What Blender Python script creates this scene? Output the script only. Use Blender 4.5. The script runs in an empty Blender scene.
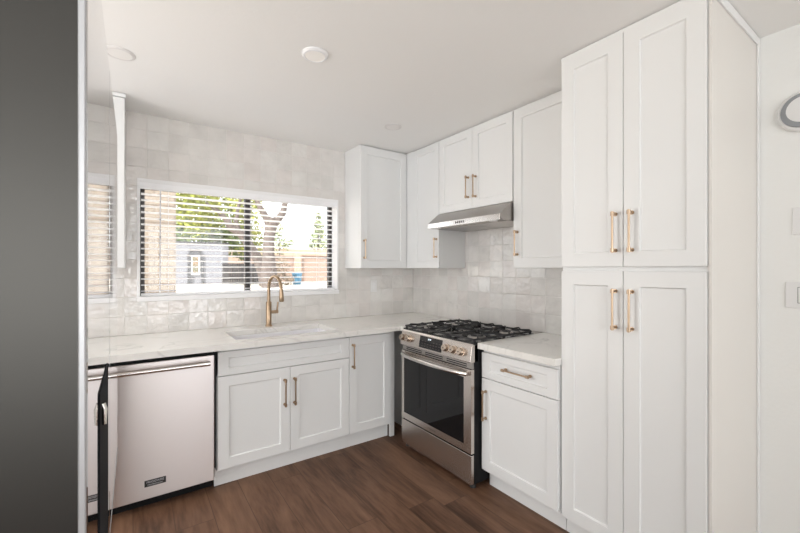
import bpy, bmesh, math, random
from mathutils import Vector, Matrix

random.seed(7)
R = math.radians
SC = bpy.context.scene
COL = SC.collection

# ------------------------------------------------------------------ camera, world, sun, added fill lights, exposure
EYE = 1.3745
cam_d = bpy.data.cameras.new('camera')
cam_d.sensor_fit = 'HORIZONTAL'; cam_d.sensor_width = 36.0
cam_d.lens = 384.286 / 800 * 36.0
cam_d.shift_y = 2.06 / 800
cam_d.clip_start = 0.02; cam_d.clip_end = 300
cam = bpy.data.objects.new('camera', cam_d); COL.objects.link(cam)
cam.location = (0, 0, EYE); cam.rotation_euler = (R(90), 0, R(-34.794))
SC.camera = cam

world = bpy.data.worlds.new('world'); SC.world = world; world.use_nodes = True
wn = world.node_tree.nodes; wl = world.node_tree.links; wn.clear()
w_out = wn.new('ShaderNodeOutputWorld'); w_bg = wn.new('ShaderNodeBackground')
w_bg.inputs['Color'].default_value = (0.93, 0.96, 1.0, 1); w_bg.inputs['Strength'].default_value = 2.7
wl.new(w_bg.outputs[0], w_out.inputs[0])

sun_d = bpy.data.lights.new('sun', 'SUN'); sun_d.energy = 14.5; sun_d.angle = R(0.6); sun_d.color = (1.0, 0.97, 0.92)
sun = bpy.data.objects.new('sun', sun_d); COL.objects.link(sun)
sun.rotation_euler = (R(43), 0, R(-60))          # high, from the left along the house

def area(name, loc, rot, sx, sy, e, col):
    d = bpy.data.lights.new(name, 'AREA'); d.shape = 'RECTANGLE'; d.size = sx; d.size_y = sy; d.energy = e; d.color = col
    o = bpy.data.objects.new(name, d); COL.objects.link(o); o.location = loc; o.rotation_euler = rot
    return o
# fill light at a patio opening added behind the camera
area('patio_fill', (1.05, -3.42, 1.2), (R(90), 0, 0), 1.5, 2.2, 10, (0.99, 1.0, 0.985))
# fill light at an opening added in the left wall, hidden by the fridge
area('opening_fill', (-0.90, 2.15, 1.2), (R(90), 0, R(-90)), 1.3, 2.1, 16, (0.99, 1.0, 0.985))
# unseen lamp added behind the camera, turned up to bounce off the ceiling
area('bounce_fill', (-0.9, -0.35, 1.3), (R(180), 0, 0), 1.0, 1.0, 19, (0.99, 1.0, 0.98))
area('soft_fill', (-0.7, -3.2, 1.5), Vector((1.3, 5.6, 0.3)).to_track_quat('-Z', 'Y').to_euler(), 1.4, 1.6, 42, (0.99, 1.0, 0.985))  # added soft fill from the far end behind the camera
area('high_fill', (-0.6, -2.0, 1.3), Vector((0.3, 1.0, 1.2)).to_track_quat('-Z', 'Y').to_euler(), 1.5, 1.5, 22, (0.99, 1.0, 0.985))  # added fill aimed up at the kitchen ceiling

SC.view_settings.view_transform = 'Standard'; SC.view_settings.look = 'None'
SC.view_settings.gamma = 1.0; SC.view_settings.use_curve_mapping = False
SC.view_settings.exposure = 0.0
SC.cycles.use_denoising = True
SC.cycles.max_bounces = 14; SC.cycles.diffuse_bounces = 8; SC.cycles.glossy_bounces = 6
SC.cycles.sample_clamp_indirect = 6.0

# ------------------------------------------------------------------ mesh helper
ORG = {}
class MB:
    def __init__(s): s.v = []; s.f = []
    def add(s, vs, fs):
        n = len(s.v); s.v += [tuple(p) for p in vs]; s.f += [tuple(i + n for i in f) for f in fs]; return s
    def box(s, x0, x1, y0, y1, z0, z1):
        return s.add([(x0,y0,z0),(x1,y0,z0),(x1,y1,z0),(x0,y1,z0),(x0,y0,z1),(x1,y0,z1),(x1,y1,z1),(x0,y1,z1)],
                     [(0,3,2,1),(4,5,6,7),(0,1,5,4),(1,2,6,5),(2,3,7,6),(3,0,4,7)])
    def prism(s, poly, mapf, a, b):                 # poly of 2D points, mapf(p, q, depth) -> 3D
        n = len(poly)
        vs = [mapf(p[0], p[1], a) for p in poly] + [mapf(p[0], p[1], b) for p in poly]
        fs = [tuple(range(n))[::-1], tuple(range(n, 2*n))] + [(i, (i+1) % n, (i+1) % n + n, i + n) for i in range(n)]
        return s.add(vs, fs)
    def tube(s, pts, rad, n=12, cap=True):
        pts = [Vector(p) for p in pts]; k = len(pts)
        if not hasattr(rad, '__len__'): rad = [rad] * k
        t0 = (pts[1] - pts[0]).normalized()
        up = Vector((0,0,1)) if abs(t0.z) < 0.9 else Vector((1,0,0))
        u = t0.cross(up).normalized(); vs = []; fs = []
        for i, p in enumerate(pts):
            t = (pts[min(i+1, k-1)] - pts[max(i-1, 0)]).normalized()
            u = (u - t * u.dot(t)).normalized(); w = t.cross(u)
            for j in range(n):
                a = 2*math.pi*j/n
                vs.append(p + (u*math.cos(a) + w*math.sin(a)) * rad[i])
        for i in range(k-1):
            for j in range(n):
                fs.append((i*n+j, i*n+(j+1) % n, (i+1)*n+(j+1) % n, (i+1)*n+j))
        if cap: fs += [tuple(range(n))[::-1], tuple(range((k-1)*n, k*n))]
        return s.add(vs, fs)
    def lathe(s, prof, c, axis='Z', n=32):          # prof: (radius, height along axis)
        vs = []; fs = []; c = Vector(c)
        ax = {'Z': (Vector((1,0,0)), Vector((0,1,0)), Vector((0,0,1))),
              'X': (Vector((0,1,0)), Vector((0,0,1)), Vector((1,0,0))),
              'Y': (Vector((0,0,1)), Vector((1,0,0)), Vector((0,1,0)))}[axis]
        for r, h in prof:
            for j in range(n):
                a = 2*math.pi*j/n
                vs.append(c + ax[2]*h + (ax[0]*math.cos(a) + ax[1]*math.sin(a)) * r)
        k = len(prof)
        for i in range(k-1):
            for j in range(n):
                fs.append((i*n+j, i*n+(j+1) % n, (i+1)*n+(j+1) % n, (i+1)*n+j))
        fs += [tuple(range(n))[::-1], tuple(range((k-1)*n, k*n))]
        return s.add(vs, fs)
    def build(s, name, mat, parent=None, bevel=0, smooth=False, seg=2):
        me = bpy.data.meshes.new(name)
        o = ORG.get(parent.name, Vector((0,0,0))) if parent else Vector((0,0,0))
        me.from_pydata([(p[0]-o.x, p[1]-o.y, p[2]-o.z) for p in s.v], [], s.f)
        bm = bmesh.new(); bm.from_mesh(me); bmesh.ops.recalc_face_normals(bm, faces=bm.faces); bm.to_mesh(me); bm.free()
        me.materials.append(mat)
        ob = bpy.data.objects.new(name, me); COL.objects.link(ob)
        if parent: ob.parent = parent; ORG[ob.name] = o
        if smooth:
            for p in me.polygons: p.use_smooth = True
            m = ob.modifiers.new('edge_split', 'EDGE_SPLIT'); m.split_angle = R(38)
        if bevel:
            m = ob.modifiers.new('bevel', 'BEVEL'); m.width = bevel; m.segments = seg; m.limit_method = 'ANGLE'; m.angle_limit = R(35)
        return ob

def tag(o, label, cat, group=None, kind=None):
    o['label'] = label; o['category'] = cat
    if group: o['group'] = group
    if kind: o['kind'] = kind
    return o
def thing(name, loc, label, cat, group=None):
    o = bpy.data.objects.new(name, None); COL.objects.link(o); o.location = loc; o.empty_display_size = 0.1
    ORG[o.name] = Vector(loc)
    return tag(o, label, cat, group)
def struct(o): o['kind'] = 'structure'; return o

# ------------------------------------------------------------------ materials
def mat(name, col=(0.8,0.8,0.8), rough=0.5, metal=0.0, **k):
    m = bpy.data.materials.new(name); m.use_nodes = True
    b = m.node_tree.nodes['Principled BSDF']
    b.inputs['Base Color'].default_value = (*col, 1); b.inputs['Roughness'].default_value = rough; b.inputs['Metallic'].default_value = metal
    if 'spec' in k: b.inputs['Specular IOR Level'].default_value = k['spec']
    if 'emit' in k:
        b.inputs['Emission Color'].default_value = (*k['emit'], 1); b.inputs['Emission Strength'].default_value = k['es']
    return m
def N(m, t, **k):
    n = m.node_tree.nodes.new(t)
    for a, v in k.items(): setattr(n, a, v)
    return n
def lk(m, a, b): m.node_tree.links.new(a, b)
def bsdf(m): return m.node_tree.nodes['Principled BSDF']
def mathn(m, op, a, b=None, c=None):
    n = N(m, 'ShaderNodeMath', operation=op)
    for i, x in enumerate((a, b, c)):
        if x is None: continue
        if isinstance(x, (int, float)): n.inputs[i].default_value = x
        else: lk(m, x, n.inputs[i])
    return n.outputs[0]
def noise_bump(m, scale, strength, dist=0.01, detail=2.0, stretch=None):
    tc = N(m, 'ShaderNodeNewGeometry'); mp = N(m, 'ShaderNodeMapping'); nz = N(m, 'ShaderNodeTexNoise'); bp = N(m, 'ShaderNodeBump')
    if stretch: mp.inputs['Scale'].default_value = stretch
    nz.inputs['Scale'].default_value = scale; nz.inputs['Detail'].default_value = detail
    bp.inputs['Strength'].default_value = strength; bp.inputs['Distance'].default_value = dist
    lk(m, tc.outputs['Position'], mp.inputs['Vector']); lk(m, mp.outputs[0], nz.inputs['Vector'])
    lk(m, nz.outputs['Fac'], bp.inputs['Height']); lk(m, bp.outputs[0], bsdf(m).inputs['Normal'])
    return nz

M = {}
M['cab'] = mat('white_cabinet_paint', (0.785, 0.79, 0.79), 0.38)
M['warm_tint'] = mat('warm_tinted_side_panel', (0.715, 0.69, 0.655), 0.4)  # warm light on the pantry side is put into this colour
M['paint'] = mat('wall_paint', (0.86, 0.865, 0.85), 0.75); noise_bump(M['paint'], 60, 0.25, 0.004)
M['ceil'] = mat('ceiling_paint', (0.87, 0.863, 0.848), 0.85); noise_bump(M['ceil'], 45, 0.15, 0.004)
M['trimw'] = mat('white_trim_paint', (0.86, 0.86, 0.87), 0.4)
M['gold'] = mat('brushed_gold', (0.50, 0.375, 0.27), 0.3, 1.0)
M['bronze'] = mat('champagne_bronze', (0.40, 0.29, 0.195), 0.28, 1.0)  # the faucet's own tone; on the back-run handles it stands in for shade
M['black'] = mat('black_enamel', (0.008, 0.008, 0.009), 0.55, spec=0.2)
M['cooktop'] = mat('glossy_black_enamel', (0.012, 0.012, 0.013), 0.12)
M['knob'] = mat('warm_polished_steel', (0.66, 0.56, 0.47), 0.22, 1.0)
M['iron'] = mat('cast_iron', (0.022, 0.022, 0.024), 0.55); noise_bump(M['iron'], 220, 0.3, 0.002)
M['glassblack'] = mat('black_oven_glass', (0.008, 0.008, 0.009), 0.04, spec=0.35)
M['display'] = mat('black_display_glass', (0.015, 0.015, 0.017), 0.12)
M['lcd'] = mat('lit_display_digits', (0.6, 0.65, 0.7), 0.4, emit=(0.8, 0.9, 1.0), es=1.2)
M['plate'] = mat('white_plastic', (0.82, 0.82, 0.82), 0.35)
M['porcelain'] = mat('white_sink_glaze', (0.82, 0.82, 0.85), 0.12)
M['frame_dark'] = mat('dark_bronze_aluminium', (0.035, 0.03, 0.028), 0.4)
M['blind'] = mat('white_blind_slat', (0.90, 0.90, 0.92), 0.45)
M['cord'] = mat('blind_cord', (0.72, 0.72, 0.75), 0.6)
M['badge'] = mat('black_badge', (0.02, 0.018, 0.018), 0.35)
M['badge_ink'] = mat('silver_lettering', (0.55, 0.55, 0.57), 0.4)
M['badge_dim'] = mat('dark_lettering', (0.10, 0.08, 0.07), 0.4)
M['light_on'] = mat('led_diffuser', (0.85, 0.83, 0.8), 0.5, emit=(1.0, 0.93, 0.86), es=0.10)
M['ring_pale'] = mat('pale_lamp_ring', (0.74, 0.72, 0.71), 0.6)
M['lens_off'] = mat('unlit_lamp_lens', (0.84, 0.825, 0.805), 0.6)
M['ring'] = mat('grey_ring', (0.30, 0.315, 0.335), 0.4)
M['added_door'] = mat('added_door_dark', (0.035, 0.028, 0.024), 0.45)  # for the unseen door added for its dark reflection
M['matte_black'] = mat('matte_black_plastic', (0.012, 0.012, 0.014), 0.75, spec=0.08)
M['rubber'] = mat('dark_rubber', (0.03, 0.03, 0.03), 0.6)

def brushed(name, col, rough, aniso):
    m = mat(name, col, rough, 1.0); b = bsdf(m); b.inputs['Anisotropic'].default_value = aniso
    v = N(m, 'ShaderNodeCombineXYZ'); v.inputs[2].default_value = 1.0; lk(m, v.outputs[0], b.inputs['Tangent'])
    return m
M['steel'] = brushed('brushed_stainless', (0.66, 0.61, 0.57), 0.27, 0.45)
M['steel_d'] = mat('brushed_stainless_dark', (0.42, 0.395, 0.375), 0.32, 1.0)
M['steel_dw'] = brushed('satin_stainless', (0.78, 0.725, 0.705), 0.31, 0.92)      # horizontally brushed, smears up and down
M['steel_b'] = mat('polished_stainless', (0.72, 0.69, 0.66), 0.18, 1.0)
M['fridge_front'] = mat('smooth_stainless', (0.74, 0.74, 0.75), 0.05, 1.0)
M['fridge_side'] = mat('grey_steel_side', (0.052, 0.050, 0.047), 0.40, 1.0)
M['edge_highlight'] = mat('pale_edge_highlight', (0.40, 0.40, 0.415), 0.4, 0.5)  # stands in for highlights along the fridge door edges

def glass_mat():
    m = bpy.data.materials.new('window_glass'); m.use_nodes = True; nt = m.node_tree; nt.nodes.clear()
    o = nt.nodes.new('ShaderNodeOutputMaterial'); mx = nt.nodes.new('ShaderNodeMixShader'); t = nt.nodes.new('ShaderNodeBsdfTransparent')
    g = nt.nodes.new('ShaderNodeBsdfGlossy'); mx.inputs[0].default_value = 0.045
    g.inputs['Roughness'].default_value = 0.0; t.inputs['Color'].default_value = (0.97, 0.98, 0.98, 1)
    nt.links.new(t.outputs[0], mx.inputs[1]); nt.links.new(g.outputs[0], mx.inputs[2]); nt.links.new(mx.outputs[0], o.inputs[0])
    return m
M['glass'] = glass_mat()

def tile_mat(name, ua, off):
    """glazed square tile: ua = axis index along the wall, rows along z"""
    m = mat(name, rough=0.12, spec=1.0); S = 0.1305
    g = N(m, 'ShaderNodeNewGeometry'); sp = N(m, 'ShaderNodeSeparateXYZ'); lk(m, g.outputs['Position'], sp.inputs[0])
    u = mathn(m, 'DIVIDE', mathn(m, 'ADD', sp.outputs[ua], off), S); v = mathn(m, 'DIVIDE', mathn(m, 'ADD', sp.outputs[2], -0.914), S)
    fu = mathn(m, 'FLOOR', u); fv = mathn(m, 'FLOOR', v); ru = mathn(m, 'FRACT', u); rv = mathn(m, 'FRACT', v)
    cb = N(m, 'ShaderNodeCombineXYZ'); lk(m, fu, cb.inputs[0]); lk(m, fv, cb.inputs[1])
    wnz = N(m, 'ShaderNodeTexWhiteNoise', noise_dimensions='2D'); lk(m, cb.outputs[0], wnz.inputs['Vector'])
    cs = N(m, 'ShaderNodeSeparateColor'); lk(m, wnz.outputs['Color'], cs.inputs[0])
    ramp = N(m, 'ShaderNodeValToRGB'); e = ramp.color_ramp.elements
    e[0].position = 0; e[0].color = (0.69, 0.67, 0.645, 1); e[1].position = 1; e[1].color = (0.765, 0.735, 0.71, 1)
    for p, c in ((0.3, (0.735, 0.715, 0.69, 1)), (0.55, (0.735, 0.695, 0.67, 1)), (0.8, (0.76, 0.745, 0.72, 1))):
        x = e.new(p); x.color = c
    lk(m, cs.outputs[0], ramp.inputs[0])
    # cloudy glaze
    nz = N(m, 'ShaderNodeTexNoise'); nz.inputs['Scale'].default_value = 9; nz.inputs['Detail'].default_value = 4
    lk(m, g.outputs['Position'], nz.inputs['Vector'])
    mr = N(m, 'ShaderNodeMapRange'); mr.inputs['From Min'].default_value = 0.3; mr.inputs['From Max'].default_value = 0.7; mr.inputs['To Min'].default_value = 0.93; mr.inputs['To Max'].default_value = 1.05
    lk(m, nz.outputs['Fac'], mr.inputs['Value'])
    mul = N(m, 'ShaderNodeMix', data_type='RGBA', blend_type='MULTIPLY'); mul.inputs[0].default_value = 1
    lk(m, ramp.outputs[0], mul.inputs[6]); lk(m, mr.outputs[0], mul.inputs[7])
    # joints
    du = mathn(m, 'ABSOLUTE', mathn(m, 'SUBTRACT', ru, 0.5)); dv = mathn(m, 'ABSOLUTE', mathn(m, 'SUBTRACT', rv, 0.5))
    d = mathn(m, 'MAXIMUM', du, dv)
    jr = N(m, 'ShaderNodeMapRange'); jr.inputs['From Min'].default_value = 0.480; jr.inputs['From Max'].default_value = 0.494
    lk(m, d, jr.inputs['Value'])
    mx = N(m, 'ShaderNodeMix', data_type='RGBA'); lk(m, jr.outputs[0], mx.inputs[0]); lk(m, mul.outputs[2], mx.inputs[6]); mx.inputs[7].default_value = (0.69, 0.665, 0.64, 1)
    lk(m, mx.outputs[2], bsdf(m).inputs['Base Color'])
    # every tile sits a little tilted and wavy
    tu = mathn(m, 'MULTIPLY', mathn(m, 'SUBTRACT', ru, 0.5), mathn(m, 'SUBTRACT', cs.outputs[1], 0.5))
    tv = mathn(m, 'MULTIPLY', mathn(m, 'SUBTRACT', rv, 0.5), mathn(m, 'SUBTRACT', cs.outputs[2], 0.5))
    nb = N(m, 'ShaderNodeTexNoise'); nb.inputs['Scale'].default_value = 24; nb.inputs['Detail'].default_value = 1.5
    lk(m, g.outputs['Position'], nb.inputs['Vector'])
    hgt = mathn(m, 'ADD', mathn(m, 'MULTIPLY', mathn(m, 'ADD', tu, tv), 2.6), mathn(m, 'MULTIPLY', nb.outputs['Fac'], 0.9))
    hgt = mathn(m, 'SUBTRACT', hgt, mathn(m, 'MULTIPLY', jr.outputs[0], 0.22))
    bp = N(m, 'ShaderNodeBump'); bp.inputs['Strength'].default_value = 0.8; bp.inputs['Distance'].default_value = 0.006
    lk(m, hgt, bp.inputs['Height']); lk(m, bp.outputs[0], bsdf(m).inputs['Normal'])
    rr = N(m, 'ShaderNodeMapRange'); rr.inputs['To Min'].default_value = 0.035; rr.inputs['To Max'].default_value = 0.7
    lk(m, jr.outputs[0], rr.inputs['Value']); lk(m, rr.outputs[0], bsdf(m).inputs['Roughness'])
    return m
M['tile_x'] = tile_mat('glazed_tile_back', 0, 0.05)
M['tile_y'] = tile_mat('glazed_tile_right', 1, 0.03)

def floor_mat():
    m = mat('dark_oak_planks', rough=0.5, spec=0.3); W, Ln = 0.185, 1.25
    g = N(m, 'ShaderNodeNewGeometry'); sp = N(m, 'ShaderNodeSeparateXYZ'); lk(m, g.outputs['Position'], sp.inputs[0])
    u = mathn(m, 'DIVIDE', sp.outputs[0], W); fu = mathn(m, 'FLOOR', u); ru = mathn(m, 'FRACT', u)
    w1 = N(m, 'ShaderNodeTexWhiteNoise', noise_dimensions='1D'); lk(m, fu, w1.inputs['W'])
    v = mathn(m, 'ADD', mathn(m, 'DIVIDE', sp.outputs[1], Ln), w1.outputs['Value']); fv = mathn(m, 'FLOOR', v); rv = mathn(m, 'FRACT', v)
    cb = N(m, 'ShaderNodeCombineXYZ'); lk(m, fu, cb.inputs[0]); lk(m, fv, cb.inputs[1])
    w2 = N(m, 'ShaderNodeTexWhiteNoise', noise_dimensions='2D'); lk(m, cb.outputs[0], w2.inputs['Vector'])
    # grain in stretched space, shifted per plank
    cg = N(m, 'ShaderNodeCombineXYZ'); lk(m, mathn(m, 'ADD', mathn(m, 'MULTIPLY', sp.outputs[0], 9), mathn(m, 'MULTIPLY', w2.outputs['Value'], 37)), cg.inputs[0])
    lk(m, mathn(m, 'ADD', mathn(m, 'MULTIPLY', sp.outputs[1], 1.1), mathn(m, 'MULTIPLY', w2.outputs['Value'], 11)), cg.inputs[1])
    n1 = N(m, 'ShaderNodeTexNoise'); n1.inputs['Scale'].default_value = 1.0; n1.inputs['Detail'].default_value = 6; n1.inputs['Roughness'].default_value = 0.62; n1.inputs['Distortion'].default_value = 0.6
    lk(m, cg.outputs[0], n1.inputs['Vector'])
    n2 = N(m, 'ShaderNodeTexNoise'); n2.inputs['Scale'].default_value = 7.0; n2.inputs['Detail'].default_value = 4
    lk(m, cg.outputs[0], n2.inputs['Vector'])
    ramp = N(m, 'ShaderNodeValToRGB'); e = ramp.color_ramp.elements
    e[0].position = 0.33; e[0].color = (0.040, 0.017, 0.0095, 1); e[1].position = 0.68; e[1].color = (0.225, 0.122, 0.073, 1)
    x = e.new(0.5); x.color = (0.138, 0.070, 0.041, 1)
    mixf = mathn(m, 'ADD', mathn(m, 'MULTIPLY', n1.outputs['Fac'], 0.75), mathn(m, 'MULTIPLY', n2.outputs['Fac'], 0.25))
    mixf = mathn(m, 'ADD', mixf, mathn(m, 'MULTIPLY', mathn(m, 'SUBTRACT', w2.outputs['Value'], 0.5), 0.08))
    lk(m, mixf, ramp.inputs[0])
    # grey-brown bloom on some boards
    n3 = N(m, 'ShaderNodeTexNoise'); n3.inputs['Scale'].default_value = 2.2; lk(m, g.outputs['Position'], n3.inputs['Vector'])
    mxg = N(m, 'ShaderNodeMix', data_type='RGBA'); lk(m, mathn(m, 'MULTIPLY', n3.outputs['Fac'], 0.22), mxg.inputs[0])
    lk(m, ramp.outputs[0], mxg.inputs[6]); mxg.inputs[7].default_value = (0.105, 0.065, 0.045, 1)
    du = mathn(m, 'MULTIPLY', mathn(m, 'SUBTRACT', 0.5, mathn(m, 'ABSOLUTE', mathn(m, 'SUBTRACT', ru, 0.5))), W)
    dv = mathn(m, 'MULTIPLY', mathn(m, 'SUBTRACT', 0.5, mathn(m, 'ABSOLUTE', mathn(m, 'SUBTRACT', rv, 0.5))), Ln)
    d = mathn(m, 'MINIMUM', du, dv)
    jr = N(m, 'ShaderNodeMapRange'); jr.inputs['From Min'].default_value = 0.0008; jr.inputs['From Max'].default_value = 0.003; lk(m, d, jr.inputs['Value'])
    mx = N(m, 'ShaderNodeMix', data_type='RGBA'); lk(m, jr.outputs[0], mx.inputs[0]); mx.inputs[6].default_value = (0.085, 0.045, 0.028, 1); lk(m, mxg.outputs[2], mx.inputs[7])
    lk(m, mx.outputs[2], bsdf(m).inputs['Base Color'])
    bp = N(m, 'ShaderNodeBump'); bp.inputs['Strength'].default_value = 0.35; bp.inputs['Distance'].default_value = 0.002
    lk(m, mathn(m, 'ADD', mathn(m, 'MULTIPLY', n2.outputs['Fac'], 0.4), mathn(m, 'MULTIPLY', jr.outputs[0], 0.4)), bp.inputs['Height']); lk(m, bp.outputs[0], bsdf(m).inputs['Normal'])
    return m
M['floor'] = floor_mat()

def quartz_mat():
    m = mat('white_quartz', rough=0.16)
    g = N(m, 'ShaderNodeNewGeometry')
    nz = N(m, 'ShaderNodeTexNoise'); nz.inputs['Scale'].default_value = 2.3; nz.inputs['Detail'].default_value = 7; nz.inputs['Distortion'].default_value = 1.2
    lk(m, g.outputs['Position'], nz.inputs['Vector'])
    band = mathn(m, 'ABSOLUTE', mathn(m, 'SUBTRACT', nz.outputs['Fac'], 0.5))
    jr = N(m, 'ShaderNodeMapRange'); jr.inputs['From Min'].default_value = 0.0; jr.inputs['From Max'].default_value = 0.03; jr.inputs['To Min'].default_value = 0.55; jr.inputs['To Max'].default_value = 0
    lk(m, band, jr.inputs['Value'])
    n2 = N(m, 'ShaderNodeTexNoise'); n2.inputs['Scale'].default_value = 1.4; lk(m, g.outputs['Position'], n2.inputs['Vector'])
    msk = N(m, 'ShaderNodeMapRange'); msk.inputs['From Min'].default_value = 0.45; msk.inputs['From Max'].default_value = 0.65; lk(m, n2.outputs['Fac'], msk.inputs['Value'])
    f = mathn(m, 'MULTIPLY', jr.outputs[0], msk.outputs[0])
    mx = N(m, 'ShaderNodeMix', data_type='RGBA'); lk(m, f, mx.inputs[0]); mx.inputs[6].default_value = (0.80, 0.785, 0.755, 1); mx.inputs[7].default_value = (0.45, 0.44, 0.43, 1)
    lk(m, mx.outputs[2], bsdf(m).inputs['Base Color'])
    return m
M['quartz'] = quartz_mat()

# ------------------------------------------------------------------ room shell
YB, XR, ZC = 3.252, 2.437, 2.4637
YREAR, XL = -3.5, -3.5
WX0, WX1, WZ0, WZ1 = 0.035, 1.548, 1.165, 1.985       # window opening in the back wall
struct(MB().box(XL-0.15, XR+0.15, YREAR-0.15, YB+0.16, -0.12, 0).build('floor', M['floor']))
struct(MB().box(XL-0.15, XR+0.15, YREAR-0.15, YB+0.16, ZC, ZC+0.22).build('ceiling', M['ceil']))
wb = MB()
wb.box(-1.1, WX0, YB, YB+0.16, 0, ZC); wb.box(WX1, XR+0.15, YB, YB+0.16, 0, ZC)
wb.box(WX0, WX1, YB, YB+0.16, 0, WZ0); wb.box(WX0, WX1, YB, YB+0.16, WZ1, ZC)
struct(wb.build('wall_back', M['tile_x']))
struct(MB().box(XR, XR+0.15, YREAR, YB, 0, ZC).build('wall_right', M['paint']))
struct(MB().box(XR-0.008, XR, 1.16, YB, 0.90, 1.84).build('trim_1', M['tile_y']))      # tiled strip behind the range
struct(MB().box(-1.1, -0.95, 0.36, 1.46, 0, ZC).box(-1.1, -0.95, 2.85, YB, 0, ZC).box(-1.1, -0.95, 1.46, 2.85, 2.3, ZC).build('wall_left', M['paint']))  # gap in this wall added for the fill light beside the fridge
struct(MB().box(XL, -0.95, 0.21, 0.36, 0, ZC).build('wall_return', M['paint']))
lw = MB()                                                # living room side wall
lw.box(XL-0.15, XL, YREAR, 0.36, 0, ZC)
struct(lw.build('wall_side', M['paint']))
rw = MB()
rw.box(XL-0.15, 0.28, YREAR-0.15, YREAR, 0, ZC); rw.box(1.82, XR+0.15, YREAR-0.15, YREAR, 0, ZC); rw.box(0.28, 1.82, YREAR-0.15, YREAR, 2.35, ZC)  # patio gap added for the rear fill light
struct(rw.build('wall_rear', M['paint']))
ed = struct(MB().box(-1.15, 0.20, YREAR-0.005, YREAR+0.045, 0.0, 2.06).build('added_dark_door', M['added_door'], None, 0.004))   # unseen dark door added to darken reflections in fridge side and dishwasher
ORG[ed.name] = Vector((0,0,0))
MB().lathe([(0,0),(0.028,0),(0.028,0.03),(0,0.045)], (0.09, YREAR+0.045, 1.0), 'Y', 20).build('door_handle', M['steel_b'], ed, smooth=True)

# window
win = struct(MB().box(WX0, WX1, YB+0.06, YB+0.16, WZ0-0.012, WZ0+0.002).build('window_1', M['trimw']))   # sill board is the body
cas = MB()
cas.box(WX0-0.012, WX0+0.006, YB-0.012, YB+0.10, WZ0, WZ1); cas.box(WX1-0.004, WX1+0.010, YB-0.012, YB+0.10, WZ0, WZ1)
cas.box(WX0-0.012, WX1+0.010, YB-0.012, YB+0.10, WZ1-0.004, WZ1+0.022)
cas.build('casing', M['trimw'], win, 0.002)
MB().box(WX0-0.014, WX1+0.016, YB-0.020, YB+0.10, WZ0-0.022, WZ0+0.012).build('sill', M['trimw'], win, 0.003)
fr = MB(); y0, y1 = YB+0.105, YB+0.145
fr.box(WX0+0.004, WX0+0.035, y0, y1, WZ0, WZ1); fr.box(WX1-0.035, WX1-0.002, y0, y1, WZ0, WZ1)
fr.box(WX0, WX1, y0, y1, WZ1-0.03, WZ1); fr.box(WX0, WX1, y0, y1, WZ0, WZ0+0.022)
fr.box(0.764, 0.808, y0-0.008, y1, WZ0, WZ1)
fr.build('sash_frame', M['frame_dark'], win, 0.002)
MB().box(0.769, 0.803, y0-0.020, y0-0.008, WZ0+0.03, WZ0+0.07).build('latch', M['frame_dark'], win, 0.002)
MB().box(WX0+0.03, 0.77, y0+0.015, y0+0.019, WZ0+0.02, WZ1-0.03).build('pane', M['glass'], win)
MB().box(0.80, WX1-0.03, y0+0.022, y0+0.026, WZ0+0.02, WZ1-0.03).build('pane', M['glass'], win)

# ------------------------------------------------------------------ cabinet helpers
def P(face, pos):
    if face == 'X': return lambda u, d, z: (pos + d, u, z)
    return lambda u, d, z: (u, pos + d, z)
def shaker(name, face, pos, u0, u1, z0, z1, parent, rail=0.064, railz=None, th=0.02, rec=0.009):
    """panelled front: front plane at pos, going th into the cabinet"""
    f = P(face, pos); rz = railz or rail
    a = [(u0,z0),(u1,z0),(u1,z1),(u0,z1)]
    b = [(u0+rail,z0+rz),(u1-rail,z0+rz),(u1-rail,z1-rz),(u0+rail,z1-rz)]
    s = 0.004
    c = [(u0+rail+s,z0+rz+s),(u1-rail-s,z0+rz+s),(u1-rail-s,z1-rz-s),(u0+rail+s,z1-rz-s)]
    vs = [f(u,0,z) for u,z in a] + [f(u,0,z) for u,z in b] + [f(u,rec,z) for u,z in c] + [f(u,th,z) for u,z in a]
    fs = [(8,9,10,11), (15,14,13,12)]
    for i in range(4):
        j = (i+1) % 4
        fs += [(i,j,4+j,4+i), (4+i,4+j,8+j,8+i), (12+i,12+j,j,i)]
    return MB().add(vs, fs).build(name, M['cab'], parent, 0.0012)
def pull(face, pos, u, z, length, parent, vertical=True, material='gold'):
    """bar pull on two collared posts; (u, z) is its middle"""
    f = P(face, pos); m = MB(); h = length/2
    def q(t, d): return f(u, d, z + t) if vertical else f(u + t, d, z)
    m.tube([q(-h-0.012, -0.030), q(h+0.012, -0.030)], 0.0050, 12)
    for t in (-h, h):
        m.tube([q(t, 0.001), q(t, -0.004)], 0.0095, 14)
        m.tube([q(t, -0.004), q(t, -0.030)], 0.0060, 12)
        m.tube([q(t-0.009, -0.030), q(t+0.009, -0.030)], 0.0085, 14)
    return m.build('handle', M[material], parent, smooth=True)

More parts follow.
